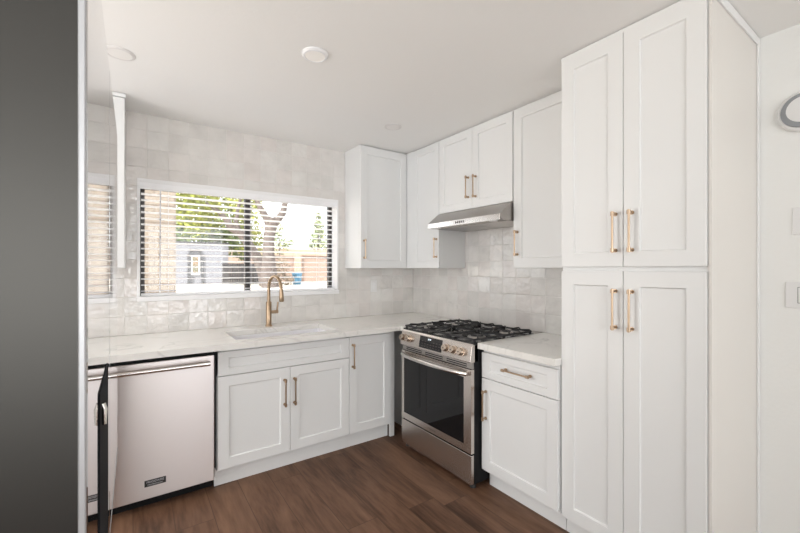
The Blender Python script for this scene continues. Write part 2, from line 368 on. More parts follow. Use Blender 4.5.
# ------------------------------------------------------------------ base cabinets on the back wall
YF, YT = 2.607, 2.66
XD, XT = 1.7956, 1.867
sk = thing('sink_cabinet', (0.89, 2.9, 0), 'white two-door base cabinet under the sink, right of the dishwasher', 'cabinet')
b = MB(); b.box(0.430, 1.3445, YF+0.021, YB-0.005, 0.105, 0.70); b.box(0.430, 1.3445, YF+0.021, YF+0.04, 0.70, 0.876)
b.box(0.430, 0.449, YF+0.021, YB-0.005, 0.70, 0.876); b.box(1.326, 1.3445, YF+0.021, YB-0.005, 0.70, 0.876)
b.build('carcass', M['cab'], sk)
MB().box(0.420, 1.3445, YT, YT+0.016, 0, 0.112).build('toe_board', M['cab'], sk)
shaker('false_front', 'Y', YF, 0.434, 1.342, 0.703, 0.852, sk, 0.062, 0.042)
d = shaker('door', 'Y', YF, 0.434, 0.8885, 0.118, 0.697, sk); pull('Y', YF, 0.851, 0.53, 0.165, d, material='bronze')  # both pulls darker than the gold ones: shade put into their colour
d = shaker('door', 'Y', YF, 0.8915, 1.342, 0.118, 0.697, sk); pull('Y', YF, 0.919, 0.53, 0.165, d, material='bronze')

ck = thing('corner_cabinet', (1.55, 2.9, 0), 'narrow white base cabinet with one door in the corner left of the range', 'cabinet')
b = MB(); b.box(1.3455, 1.768, YF+0.021, YB-0.005, 0.105, 0.876).box(1.93, 1.95, 2.465, YB-0.005, 0.0, 0.876); b.build('carcass', M['cab'], ck)
MB().box(1.3455, 1.722, YT, YT+0.016, 0, 0.112).build('toe_board', M['cab'], ck)
b = MB(); b.box(1.727, 1.768, YF+0.020, YF+0.04, 0, 0.876); b.build('filler_panel', M['cab'], ck, 0.001)
d = shaker('door', 'Y', YF, 1.346, 1.722, 0.118, 0.852, ck); pull('Y', YF, 1.373, 0.71, 0.165, d, material='bronze')  # pull in the darker bronze, its shade put into the colour

# ------------------------------------------------------------------ right base cabinet
rk = thing('drawer_cabinet', (2.1, 1.42, 0), 'white base cabinet with one drawer over a door, between range and pantry', 'cabinet')
MB().box(XD+0.021, XR-0.01, 1.1605, 1.688, 0.105, 0.876).build('carcass', M['cab'], rk)
MB().box(XT, XT+0.016, 1.1605, 1.685, 0, 0.112).build('toe_board', M['cab'], rk)
d = shaker('drawer_front', 'X', XD, 1.162, 1.686, 0.697, 0.852, rk, 0.062, 0.040); pull('X', XD, 1.412, 0.781, 0.168, d, vertical=False)
d = shaker('door', 'X', XD, 1.162, 1.686, 0.121, 0.691, rk); pull('X', XD, 1.652, 0.53, 0.165, d)

# ------------------------------------------------------------------ countertops
ct = tag(MB().box(-0.21, 0.545, 2.53, YB, 0.876, 0.914).box(1.275, XR-0.008, 2.53, YB, 0.876, 0.914)
   .box(0.545, 1.275, 2.53, 2.632, 0.876, 0.914).box(0.545, 1.275, 3.035, YB, 0.876, 0.914)
   .box(1.757, XR-0.008, 2.458, 2.53, 0.876, 0.914).build('countertop', M['quartz']),
   'white veined quartz countertop holding the sink beneath the window', 'countertop')
rt = tag(MB().box(1.757, XR-0.008, 1.152, 1.686, 0.876, 0.914).build('countertop', M['quartz'], None, 0.003),
   'short white quartz countertop between the range and the tall pantry', 'countertop')

# sink
si = thing('kitchen_sink', (0.91, 2.83, 0.70), 'white undermount sink basin set in the countertop below the window', 'sink')
sx0, sx1, sy0, sy1, zt, zb = 0.550, 1.270, 2.637, 3.030, 0.875, 0.715
b = MB(); t = 0.012
o_ = [(sx0-t,sy0-t),(sx1+t,sy0-t),(sx1+t,sy1+t),(sx0-t,sy1+t)]; i_ = [(sx0,sy0),(sx1,sy0),(sx1,sy1),(sx0,sy1)]; k_ = [(sx0+.02,sy0+.02),(sx1-.02,sy0+.02),(sx1-.02,sy1-.02),(sx0+.02,sy1-.02)]
vs = [(x,y,zt) for x,y in o_] + [(x,y,zt) for x,y in i_] + [(x,y,zb) for x,y in k_] + [(x,y,zb-t) for x,y in o_]
fs = [(8,9,10,11), (15,14,13,12)]
for i in range(4):
    j = (i+1) % 4; fs += [(i,j,4+j,4+i), (4+i,4+j,8+j,8+i), (12+i,12+j,j,i)]
b.add(vs, fs).build('basin', M['porcelain'], si, 0.006, seg=3)
MB().lathe([(0.0, 0.0), (0.045, 0.0), (0.045, 0.004), (0.030, 0.003), (0.0, 0.003)], (0.91, 2.87, zb)).build('drain', M['steel_b'], si, smooth=True)

# faucet
fa = thing('kitchen_faucet', (0.894, 3.13, 0.914), 'bronze gooseneck pull-down faucet standing behind the sink', 'faucet')
fx, fy = 0.894, 3.13
MB().lathe([(0.0,0.0),(0.029,0.0),(0.029,0.006),(0.024,0.010),(0.0,0.010)], (fx,fy,0.914)).build('base_ring', M['bronze'], fa, smooth=True)
MB().lathe([(0.0,0.01),(0.0215,0.01),(0.0215,0.190),(0.018,0.196),(0.0,0.196)], (fx,fy,0.914)).build('body', M['bronze'], fa, smooth=True)
r = 0.102; sa_, ca_ = math.sin(R(10)), math.cos(R(10))
def sp(d_, z): return (fx + d_*sa_, fy - d_*ca_, z)
pts = [sp(0,1.105), sp(0,1.15), sp(0,1.213)]
for k in range(1, 15):
    a = math.pi*k/15*1.02; pts.append(sp(r - r*math.cos(a), 1.213 + r*math.sin(a)))
pts.append(sp(2*r+0.003, 1.195))
MB().tube(pts, 0.0125, 16).build('spout', M['bronze'], fa, smooth=True)
MB().tube([sp(2*r+0.002,1.215), sp(2*r+0.004,1.18), sp(2*r+0.007,1.128), sp(2*r+0.007,1.121)], [0.0135,0.0165,0.0185,0.014], 18).build('spray_head', M['bronze'], fa, smooth=True)
m_ = MB(); m_.tube([(fx+0.016,fy,1.025),(fx+0.074,fy,1.025)], 0.0135, 16)
m_.tube([(fx+0.066,fy,1.025),(fx+0.068,fy-0.003,1.06),(fx+0.072,fy-0.006,1.104)], [0.0075,0.0072,0.0066], 10)
m_.build('lever', M['bronze'], fa, smooth=True)

# ------------------------------------------------------------------ dishwasher
dw = thing('dishwasher', (0.115, 2.9, 0), 'stainless steel dishwasher with bar handle, between fridge and sink cabinet', 'dishwasher')
dx0, dx1, dy = -0.185, 0.412, 2.600
MB().box(dx0, 0.418, dy+0.035, YB-0.05, 0.072, 0.868).box(dx0+0.02, 0.405, dy+0.125, YB-0.05, 0.0, 0.072).build('body', M['black'], dw)
MB().box(dx0+0.003, dx1, dy, dy+0.033, 0.070, 0.842).build('door', M['steel_dw'], dw, 0.004)
h = MB()
yb = dy-0.048
h.tube([(dx0+0.02, yb, 0.803), (dx1-0.085, yb, 0.803)], 0.0135, 16)
h.build('handle', M['steel_b'], dw, smooth=True)
h = MB(); h.tube([(dx1-0.085, yb, 0.803), (dx1-0.03, yb, 0.803)], 0.0150, 16)
h.box(dx1-0.062, dx1-0.036, yb, dy+0.002, 0.790, 0.810); h.build('handle_bracket', M['steel_b'], dw, 0.002)
MB().box(dx0+0.03, dx0+0.056, yb, dy+0.002, 0.790, 0.810).build('handle_bracket', M['steel_b'], dw, 0.002)
MB().box(dx0+0.01, dx1, dy+0.075, dy+0.095, 0.0, 0.068).build('toe_kick', M['black'], dw)
bd = MB().box(0.053, 0.157, dy-0.0025, dy+0.001, 0.140, 0.176).build('badge', M['badge'], dw, 0.001)
def text(body, size, mtl, parent, loc, rot, name='lettering', sx=1.0):
    c = bpy.data.curves.new(name, 'FONT'); c.body = body; c.size = size; c.align_x = 'CENTER'; c.align_y = 'CENTER'; c.extrude = 0.0003
    c.materials.append(mtl); o = bpy.data.objects.new(name, bpy.data.meshes.new_from_object(bpy.data.objects.new('text_source', c))); COL.objects.link(o)
    og = ORG[parent.name]; o.parent = parent; o.location = Vector(loc) - og; o.rotation_euler = rot; o.scale = (sx, 1, 1)
    return o
text('FRIGIDAIRE', 0.0165, M['badge_ink'], bd, (0.105, dy-0.003, 0.1645), (R(90),0,0), sx=1.02)
text('PROFESSIONAL', 0.0105, M['badge_ink'], bd, (0.105, dy-0.003, 0.1490), (R(90),0,0), sx=1.05)

# ------------------------------------------------------------------ range
RY0, RY1 = 1.697, 2.448
rg = thing('gas_range', (2.05, 2.07, 0), 'stainless slide-in gas range with black grates and glass oven door', 'range')
MB().box(1.742, XR-0.035, RY0, RY1, 0.03, 0.900).build('body', M['black'], rg, 0.003)
MB().box(1.716, 1.742, RY0+0.002, RY1-0.002, 0.032, 0.214).build('storage_drawer', M['steel'], rg, 0.003)
# oven door: frame with a window opening
g0, g1, h0, h1 = 1.764, 2.415, 0.270, 0.690
od = MB(); X0, X1 = 1.716, 1.742
od.box(X0, X1, RY0+0.002, g0, 0.224, 0.746); od.box(X0, X1, g1, RY1-0.002, 0.224, 0.746); od.box(X0, X1, g0, g1, 0.224, h0); od.box(X0, X1, g0, g1, h1, 0.746)
od = od.build('oven_door', M['steel'], rg)
MB().box(X0+0.0015, X1, g0, g1, h0, h1).build('oven_glass', M['glassblack'], od)
hd = MB(); pts = []
for k in range(17):
    s_ = k/16; y = RY1-0.030 - s_*(RY1-RY0-0.055); bow = math.sin(math.pi*s_)**0.55
    pts.append((X0-0.012-0.042*bow, y, 0.720))
hd.tube(pts, 0.0155, 16)
for y in (RY0+0.032, RY1-0.038): hd.box(X0-0.020, X0+0.001, y-0.012, y+0.012, 0.709, 0.731)
hd.build('door_handle', M['steel_b'], od, smooth=True)
text('FRIGIDAIRE', 0.013, M['badge_dim'], od, (X0-0.0006, 2.075, 0.247), (R(90),0,R(-90)))
# vent strip between door and control panel
vt = MB().box(1.727, 1.745, RY0+0.004, RY1-0.004, 0.748, 0.786).build('vent_strip', M['steel_d'], rg)
sl = MB()
for k in range(3):
    y = RY0+0.05+k*0.23
    for z in (0.757, 0.770): sl.box(1.7262, 1.7275, y, y+0.19, z, z+0.006)
sl.build('vent_slot', M['black'], vt)
# control panel: leaning back
mp = lambda p, q, d_: (p, d_, q)
cp = MB().prism([(1.708,0.790),(1.704,0.797),(1.722,0.893),(1.730,0.904),(1.775,0.908),(1.775,0.790)], mp, RY0, RY1).build('control_panel', M['steel'], rg, 0.002)
def on_panel(z): return 1.704 + (z-0.797)*(0.018/0.096)
def pp(y, z, d_): return (on_panel(z) - d_, y, z + d_*0.18)
ds = MB(); ya, yc = 1.970, 2.215; z0_, z1_ = 0.806, 0.888
vs = [pp(ya,z0_,0),pp(yc,z0_,0),pp(yc,z1_,0),pp(ya,z1_,0)] + [pp(ya,z0_,0.0015),pp(yc,z0_,0.0015),pp(yc,z1_,0.0015),pp(ya,z1_,0.0015)]
ds = ds.add(vs, [(4,5,6,7),(0,1,5,4),(1,2,6,5),(2,3,7,6),(3,0,4,7)]).build('display', M['display'], cp)
dg = MB()
for y, z, w, hh in ((2.108,0.868,0.012,0.009),(2.090,0.868,0.010,0.009)):
    vs = [pp(y,z,0.0018),pp(y+w,z,0.0018),pp(y+w,z+hh,0.0018),pp(y,z+hh,0.0018)]; dg.add(vs, [(0,1,2,3)])
dg.build('clock_digits', M['lcd'], ds)
bt = MB()
for k in range(7):
    for z in (0.818, 0.836, 0.854):
        if 2 < k < 5 and z > 0.84: continue
        y = 1.985 + k*0.031; vs = [pp(y,z,0.0018),pp(y+0.017,z,0.0018),pp(y+0.017,z+0.0035,0.0018),pp(y,z+0.0035,0.0018)]; bt.add(vs, [(0,1,2,3)])
bt.build('touch_keys', M['badge_dim'], ds)
for y in (2.412, 2.338, 1.922, 1.850, 1.778):
    z = 0.846; c = Vector(pp(y, z, 0)); n_ = Vector((-1, 0, 0.18)).normalized()
    kb = MB(); kb.tube([c, c+n_*0.006, c+n_*0.007, c+n_*0.030, c+n_*0.034], [0.029,0.029,0.0245,0.023,0.019], 24)
    kb = kb.build('knob', M['knob'], cp, smooth=True)
    MB().tube([c+n_*0.0335, c+n_*0.0355], [0.004,0.004], 8).build('pointer', M['badge'], kb)
# cooktop
tp = MB(); tp.box(1.735, 2.335, RY0-0.004, RY1+0.004, 0.898, 0.914)
MB().box(2.336, XR-0.010, RY0-0.003, RY1+0.003, 0.880, 0.915).build('rear_trim', M['steel_d'], rg, 0.001)
tp.build('cooktop', M['cooktop'], rg, 0.003)
for i, (bx, by, br) in enumerate(((1.90,1.83,0.050),(2.20,1.83,0.038),(2.05,2.07,0.055),(1.90,2.315,0.042),(2.20,2.315,0.046))):
    bu = MB(); bu.lathe([(0,0),(br+0.012,0),(br+0.008,0.008),(br*0.9,0.010),(0,0.010)], (bx,by,0.914), n=24)
    bu = bu.build('burner', M['steel_d'], rg, smooth=True)
    MB().lathe([(0,0.010),(br*0.85,0.010),(br*0.85,0.015),(br*0.7,0.017),(0,0.017)], (bx,by,0.914), n=24).build('burner_cap', M['iron'], bu, smooth=True)
gw = (RY1-RY0-0.012)/3
for k in range(3):
    y0g = RY0+0.004+k*(gw+0.002); y1g = y0g+gw; gx0, gx1 = 1.748, 2.318; gm = MB(); zl, zh = 0.924, 0.936; w = 0.0045
    ym = (y0g+y1g)/2; xm = (gx0+gx1)/2
    gm.box(gx0, gx1, y0g, y0g+2*w, zl, zh).box(gx0, gx1, y1g-2*w, y1g, zl, zh)
    gm.box(gx0, gx0+2*w, y0g, y1g, zl, zh).box(gx1-2*w, gx1, y0g, y1g, zl, zh).box(xm-w, xm+w, y0g, y1g, zl, zh)
    for cx in (1.90, 2.20):                              # fingers reaching in over each burner, standing a little proud
        for a in range(8):
            a_ = a*math.pi/4; ca, sa = math.cos(a_), math.sin(a_)
            r1 = min((gw/2-0.004)/abs(sa) if abs(sa) > 0.01 else 9, 0.146/abs(ca) if abs(ca) > 0.01 else 9)
            gm.tube([(cx+ca*0.034, ym+sa*0.034, zh+0.005), (cx+ca*(r1-0.014), ym+sa*(r1-0.014), zh+0.005), (cx+ca*r1, ym+sa*r1, zl+0.004)], [0.0038,0.0046,0.0050], 6)
    for x in (gx0+0.01, xm, gx1-0.01):
        for y in (y0g+0.008, y1g-0.008): gm.box(x-0.007, x+0.007, y-0.007, y+0.007, 0.9145, zl+0.002)
    gm.build('grate', M['iron'], rg, 0.0012)
for x in (1.76, 2.36):
    for y in (RY0+0.03, RY1-0.03): MB().lathe([(0,0),(0.02,0),(0.018,0.03),(0,0.03)], (x, y, 0.0), n=16).build('foot', M['rubber'], rg, smooth=True)

# ------------------------------------------------------------------ pantry
PX = 1.8139; PY0, PY1, PM = 0.540, 1.152, 0.8485
pk = thing('pantry_cabinet', (2.12, 0.84, 0), 'tall white four-door pantry cabinet reaching the ceiling at the right', 'cabinet')
MB().box(PX+0.021, XR-0.004, PY0, PY1+0.004, 0.095, ZC-0.002).build('carcass', M['cab'], pk)
MB().box(XT, XT+0.016, PY0+0.002, PY1+0.004, 0, 0.10).build('toe_board', M['cab'], pk)
sp_ = MB(); sp_.box(PX+0.012, XR-0.003, PY0-0.012, PY0, 0, ZC-0.003); sp_.build('side_panel', M['warm_tint'], pk, 0.001)  # tinted to carry the warm light in its colour
tr = MB(); tr.box(PX+0.03, XR-0.003, PY0-0.020, PY0-0.012, ZC-0.040, ZC-0.003); tr.box(XR-0.030, XR-0.003, PY0-0.020, PY0-0.012, 0, ZC-0.040)
tr.build('scribe_moulding', M['cab'], pk, 0.002)
MB().box(PX+0.004, PX+0.022, PY0-0.012, PY1+0.004, ZC-0.020, ZC-0.006).build('top_trim', M['cab'], pk, 0.001)
for u0, u1, hu in ((PY0+0.002, PM-0.0015, 0.811), (PM+0.0015, PY1, 0.882)):
    d = shaker('upper_door', 'X', PX, u0, u1, 1.384, ZC-0.022, pk, 0.066); pull('X', PX, hu, 1.540, 0.165, d)
    d = shaker('lower_door', 'X', PX, u0, u1, 0.100, 1.361, pk, 0.066); pull('X', PX, hu, 1.189, 0.165, d)

# ------------------------------------------------------------------ wall cabinets
UB, UX = 2.9415, 2.1219; ZU = 1.378; ZT = ZC-0.018
wk = thing('wall_cabinet', (1.85, 3.1, ZU), 'white single-door wall cabinet in the corner right of the window', 'cabinet')
MB().box(1.630, 2.1255, UB+0.021, YB-0.003, ZU, ZC-0.003).build('carcass', M['cab'], wk, 0.001)
d = shaker('door', 'Y', UB, 1.631, 2.119, ZU+0.002, ZT, wk); pull('Y', UB, 1.660, 1.545, 0.150, d)

wk = thing('wall_cabinet', (2.28, 2.65, ZU), 'narrow white wall cabinet left of the range hood, filling the corner', 'cabinet')
MB().box(UX+0.021, XR-0.010, 2.478, YB-0.003, ZU, ZC-0.003).build('carcass', M['cab'], wk, 0.001)
MB().box(UX+0.004, UX+0.022, 2.845, 2.961, ZU, ZC-0.006).build('filler_panel', M['cab'], wk, 0.001)
d = shaker('door', 'X', UX, 2.480, 2.843, ZU+0.002, ZT, wk, 0.058); pull('X', UX, 2.508, 1.550, 0.150, d)

wk = thing('hood_cabinet', (2.28, 2.09, 1.832), 'short white two-door wall cabinet above the range hood', 'cabinet')
MB().box(UX+0.021, XR-0.003, 1.7105, 2.4765, 1.832, ZC-0.003).build('carcass', M['cab'], wk, 0.001)
d = shaker('door', 'X', UX, 2.0935, 2.475, 1.834, ZT, wk, 0.058); pull('X', UX, 2.131, 2.000, 0.150, d)
d = shaker('door', 'X', UX, 1.713, 2.0905, 1.834, ZT, wk, 0.058); pull('X', UX, 2.054, 1.995, 0.150, d)

wk = thing('wall_cabinet', (2.28, 1.43, ZU), 'white single-door wall cabinet between the range hood and pantry', 'cabinet')
MB().box(UX+0.021, XR-0.010, 1.160, 1.7085, ZU, ZC-0.003).build('carcass', M['cab'], wk, 0.001)
d = shaker('door', 'X', UX, 1.162, 1.703, ZU+0.002, ZT, wk); pull('X', UX, 1.672, 1.545, 0.150, d)

wk = thing('wall_cabinet', (-0.3, 3.1, ZU), 'white wall cabinet left of the window, half hidden by the fridge', 'cabinet')
MB().box(-0.52, -0.042, UB+0.021, YB-0.003, ZU, ZC-0.003).build('carcass', M['cab'], wk, 0.001)
shaker('door', 'Y', UB, -0.518, -0.044, ZU+0.002, ZC-0.030, wk)
MB().box(-0.52, -0.036, UB-0.006, UB+0.021, ZC-0.026, ZC-0.004).build('top_trim', M['cab'], wk, 0.002)

# ------------------------------------------------------------------ range hood
hy0, hy1 = 1.712, 2.474
rh = thing('range_hood', (2.2, 2.09, 1.70), 'stainless under-cabinet range hood with sloped front above the range', 'range hood')
MB().prism([(2.000,1.742),(2.112,1.829),(XR-0.012,1.829),(XR-0.012,1.702),(2.030,1.702),(2.004,1.712)], mp, hy0, hy1).build('canopy', M['steel_d'], rh, 0.002)
lip = MB().box(1.996, 2.004, hy0+0.004, hy1-0.002, 1.700, 1.742).build('front_lip', M['steel_b'], rh, 0.002)
cb_ = MB()
for k in range(5): cb_.box(1.9935, 1.9965, 2.052+k*0.020, 2.052+k*0.020+0.009, 1.714, 1.730)
cb_.build('buttons', M['badge_dim'], lip)
for y in (1.86, 2.22):
    f_ = MB(); f_.box(2.06, 2.40, y-0.15, y+0.15+0.05, 1.697, 1.703); f_.build('filter', M['steel_d'], rh, 0.002)
for y in (1.80, 2.39):
    MB().lathe([(0,0),(0.03,0),(0.03,0.004),(0,0.004)], (2.032, y, 1.699), n=20).build('hood_lamp', M['plate'], rh, smooth=True)

# ------------------------------------------------------------------ fridge
FX = -0.038; FY0, FY1 = 0.500, 1.420; FM = 0.955; FZ = 1.775; FS = 0.84
fg = thing('refrigerator', (-0.45, 0.96, 0), 'large stainless french-door refrigerator at the left edge, front seen edge-on', 'refrigerator')
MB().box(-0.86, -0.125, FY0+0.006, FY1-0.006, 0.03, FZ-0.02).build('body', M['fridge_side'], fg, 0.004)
def fdoor(name, y0, y1, z0, z1):
    return MB().box(-0.118, FX, y0, y1, z0, z1).build(name, M['fridge_front'], fg, 0.006, seg=3)
def side_skin(y, z0, z1, par, back=0.007):
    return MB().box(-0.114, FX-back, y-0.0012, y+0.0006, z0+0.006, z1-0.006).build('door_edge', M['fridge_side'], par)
dl = fdoor('left_door', FY0, FM-0.0025, FS, FZ); side_skin(FY0, FS, FZ, dl)
dr = fdoor('right_door', FM+0.0025, FY1, FS, FZ)
MB().box(FX-0.006, FX+0.0006, FM+0.006, FY1-0.004, FS-0.0005, FS+0.005).build('edge_highlight', M['edge_highlight'], dr, 0.0012)  # pale strip painted as the highlight along the door bottom
fz = MB().box(-0.118, FX-0.032, FY0, FY1, 0.09, FS-0.012).build('freezer_drawer', M['fridge_front'], fg, 0.006, seg=3)
side_skin(FY0, 0.09, FS-0.012, fz, 0.039)
MB().box(FX-0.0075, FX-0.0008, FY0-0.0022, FY0+0.004, FS+0.004, FZ-0.004).build('edge_highlight', M['edge_highlight'], dl, 0.0015)  # pale strip painted as the bright near edge of the left door
# water dispenser in the left door
dp = MB().box(FX-0.001, FX+0.0015, 0.660, 0.865, 0.88, 1.205).build('dispenser', M['matte_black'], dl, 0.0005)
mm = MB(); mm.tube([(FX+0.0015,0.700,1.180),(FX+0.004,0.700,1.172),(FX+0.004,0.700,1.150)], [0.004,0.004,0.003], 12); mm.build('spigot', M['steel_b'], dp, smooth=True)
for y in (FY0+0.06, FY1-0.06):
    MB().lathe([(0,0),(0.025,0),(0.02,0.03),(0,0.03)], (-0.2, y, 0), n=14).build('foot', M['rubber'], fg, smooth=True)
    MB().lathe([(0,0),(0.025,0),(0.02,0.03),(0,0.03)], (-0.78, y, 0), n=14).build('foot', M['rubber'], fg, smooth=True)

# ------------------------------------------------------------------ window blind
bl = thing('window_blind', (0.79, YB+0.06, WZ0), 'white horizontal slat blind with open slats across the kitchen window', 'blind')
bx0, bx1 = WX0+0.012, WX1-0.010; by = YB+0.055
MB().box(WX0-0.004, WX1+0.004, YB-0.010, YB+0.004, 1.935, 2.008).box(WX0-0.004, WX0+0.006, YB-0.008, by, 1.945, 2.0).box(WX1-0.006, WX1+0.004, YB-0.008, by, 1.945, 2.0).build('valance', M['blind'], bl, 0.002)
sm = MB(); ns = 17; zs0 = 1.212; dzs = (1.952-zs0)/ns
for k in range(ns):
    z = zs0 + k*dzs; n_ = 6; vs = []
    for x in (bx0, bx1):
        for tz in (0.0012, -0.0012):
            for j in range(n_+1):
                s_ = j/n_; vs.append((x, by-0.024+0.048*s_, z + 0.003*math.sin(math.pi*s_) + (s_-0.5)*-0.006 + tz))
    m1 = n_+1; fs = []
    for j in range(n_):
        fs.append((j, j+1, 2*m1+j+1, 2*m1+j)); fs.append((m1+j+1, m1+j, 3*m1+j, 3*m1+j+1))
        fs.append((j+1, j, m1+j, m1+j+1)); fs.append((2*m1+j, 2*m1+j+1, 3*m1+j+1, 3*m1+j))
    fs += [(0, 2*m1, 3*m1, m1), (m1-1, 2*m1-1, 4*m1-1, 3*m1-1)]
    sm.add(vs, fs)
sm.build('slats', M['blind'], bl, smooth=True)
MB().box(bx0, bx1, by-0.026, by+0.026, 1.178, 1.196).build('bottom_rail', M['blind'], bl, 0.002)
for x in (0.215, 0.80, 1.385):
    MB().tube([(x, by-0.026, 1.19), (x, by-0.026, 1.95)], 0.0011, 6).tube([(x, by+0.026, 1.19), (x, by+0.026, 1.95)], 0.0011, 6).build('ladder_cord', M['cord'], bl)
MB().tube([(0.160, by-0.034, 1.20), (0.163, by-0.034, 1.95)], 0.0042, 8).build('tilt_wand', M['cord'], bl, smooth=True)

# ------------------------------------------------------------------ ceiling lights
def ceiling_light(x, y, r, label, lit):
    k = 1.0 if lit else 0.45
    t_ = thing('ceiling_light', (x, y, ZC), label, 'ceiling light', 'recessed ceiling lights')
    MB().lathe([(0,0),(r,0),(r,-0.006*k),(r*0.9,-0.013*k),(r*0.78,-0.014*k),(r*0.76,-0.011*k),(0,-0.011*k)], (x,y,ZC)).build('trim_ring', M['trimw'] if lit else M['ring_pale'], t_, smooth=True)
    MB().lathe([(0,-0.010*k),(r*0.755,-0.010*k),(r*0.755,-0.0125*k),(0,-0.0135*k)], (x,y,ZC)).build('diffuser', M['light_on'] if lit else M['lens_off'], t_, smooth=True)
ceiling_light(0.759, 1.848, 0.066, 'round ceiling light nearest the middle of the kitchen ceiling, softly lit', True)
ceiling_light(1.640, 2.455, 0.066, 'round unlit ceiling light near the corner wall cabinets', False)
ceiling_light(-0.055, 2.405, 0.068, 'round unlit ceiling light above the dishwasher beside the fridge top', False)
# ------------------------------------------------------------------ things on the walls
dt = thing('wall_detector', (XR, 0.375, 2.07), 'round white wall detector with grey ring at the upper right edge', 'detector')
MB().lathe([(0,0),(0.090,0),(0.090,-0.012),(0.083,-0.022),(0,-0.022)], (XR,0.372,2.07), 'X', 40).build('base', M['plate'], dt, smooth=True)
MB().lathe([(0,-0.020),(0.077,-0.020),(0.074,-0.030),(0.056,-0.034),(0,-0.034)], (XR,0.372,2.072), 'X', 40).build('ring', M['ring'], dt, smooth=True)
MB().lathe([(0,-0.032),(0.056,-0.034),(0.035,-0.038),(0,-0.039)], (XR,0.372,2.074), 'X', 40).build('face', M['plate'], dt, smooth=True)
def plate(name, y0, y1, z0, z1, label, rocker):
    t_ = thing(name, (XR, (y0+y1)/2, z0), label, 'wall plate')
    MB().box(XR-0.006, XR, y0, y1, z0, z1).build('cover_plate', M['plate'], t_, 0.002)
    if rocker:
        ym = (y0+y1)/2; zm = (z0+z1)/2
        MB().box(XR-0.010, XR-0.004, ym-0.017, ym+0.017, zm-0.034, zm+0.034).build('rocker', M['plate'], t_, 0.002)
        MB().box(XR-0.0065, XR-0.0055, ym-0.0195, ym+0.0195, zm-0.0365, zm+0.0365).build('rocker_frame', M['ring'], t_)
plate('thermostat_plate', 0.320, 0.412, 1.525, 1.647, 'plain white square wall plate above the light switch by the pantry', False)
plate('light_switch', 0.318, 0.434, 1.198, 1.314, 'white rocker light switch on the wall right of the pantry', True)
ou = thing('wall_outlet', (1.945, YB, 1.15), 'white outlet plate on the tile below the corner wall cabinet', 'outlet')
MB().box(1.910, 1.980, YB-0.006, YB, 1.145, 1.260).build('cover_plate', M['plate'], ou, 0.002)
MB().box(1.929, 1.961, YB-0.008, YB-0.004, 1.167, 1.238).build('receptacle', M['trimw'], ou, 0.002)

# ------------------------------------------------------------------ the yard beyond the window
def out_mat(name, c1, c2, scale, rough=0.9):
    m = mat(name, c1, rough); g = N(m, 'ShaderNodeNewGeometry'); nz = N(m, 'ShaderNodeTexNoise'); nz.inputs['Scale'].default_value = scale; nz.inputs['Detail'].default_value = 5
    lk(m, g.outputs['Position'], nz.inputs['Vector'])
    r_ = N(m, 'ShaderNodeMapRange'); r_.inputs['From Min'].default_value = 0.35; r_.inputs['From Max'].default_value = 0.65; lk(m, nz.outputs['Fac'], r_.inputs['Value'])
    mx = N(m, 'ShaderNodeMix', data_type='RGBA'); lk(m, r_.outputs[0], mx.inputs[0]); mx.inputs[6].default_value = (*c1,1); mx.inputs[7].default_value = (*c2,1)
    lk(m, mx.outputs[2], bsdf(m).inputs['Base Color']); return m
def block_mat(name, c1, c2, mortar, bw, bh, ua=0):
    m = mat(name, c1, 0.9); g = N(m, 'ShaderNodeNewGeometry'); sp = N(m, 'ShaderNodeSeparateXYZ'); cb = N(m, 'ShaderNodeCombineXYZ')
    lk(m, g.outputs['Position'], sp.inputs[0]); lk(m, sp.outputs[ua], cb.inputs[0]); lk(m, sp.outputs[2], cb.inputs[1])
    br = N(m, 'ShaderNodeTexBrick'); br.inputs['Color1'].default_value = (*c1,1); br.inputs['Color2'].default_value = (*c2,1); br.inputs['Mortar'].default_value = (*mortar,1)
    br.inputs['Scale'].default_value = 1; br.inputs['Brick Width'].default_value = bw; br.inputs['Row Height'].default_value = bh; br.inputs['Mortar Size'].default_value = 0.008
    lk(m, cb.outputs[0], br.inputs['Vector']); lk(m, br.outputs['Color'], bsdf(m).inputs['Base Color'])
    bp = N(m, 'ShaderNodeBump'); bp.inputs['Strength'].default_value = 0.35; bp.inputs['Distance'].default_value = 0.006
    lk(m, br.outputs['Fac'], bp.inputs['Height']); bp.invert = True; lk(m, bp.outputs[0], bsdf(m).inputs['Normal']); return m
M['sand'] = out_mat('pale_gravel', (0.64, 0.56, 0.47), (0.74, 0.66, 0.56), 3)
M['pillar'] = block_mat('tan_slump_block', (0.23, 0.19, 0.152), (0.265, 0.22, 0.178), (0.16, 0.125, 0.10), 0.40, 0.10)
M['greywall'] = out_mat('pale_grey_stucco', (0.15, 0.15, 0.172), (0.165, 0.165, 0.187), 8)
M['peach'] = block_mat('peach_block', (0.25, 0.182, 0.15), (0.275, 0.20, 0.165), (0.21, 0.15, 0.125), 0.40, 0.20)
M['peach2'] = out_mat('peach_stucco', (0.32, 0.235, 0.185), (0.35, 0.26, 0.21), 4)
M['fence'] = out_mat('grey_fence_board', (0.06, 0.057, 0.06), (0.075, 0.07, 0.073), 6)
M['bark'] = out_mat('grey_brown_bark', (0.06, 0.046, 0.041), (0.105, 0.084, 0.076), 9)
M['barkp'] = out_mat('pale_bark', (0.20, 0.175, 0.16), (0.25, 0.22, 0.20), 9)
M['blue'] = mat('light_blue_plastic', (0.06, 0.18, 0.29), 0.5)
M['cap'] = mat('dark_wall_cap', (0.035, 0.033, 0.036), 0.7)
M['gatewhite'] = mat('white_gate_panel', (0.75, 0.75, 0.74), 0.5)
M['gateglow'] = out_mat('painted_gate_scene', (0.20, 0.125, 0.07), (0.09, 0.10, 0.055), 3.2)
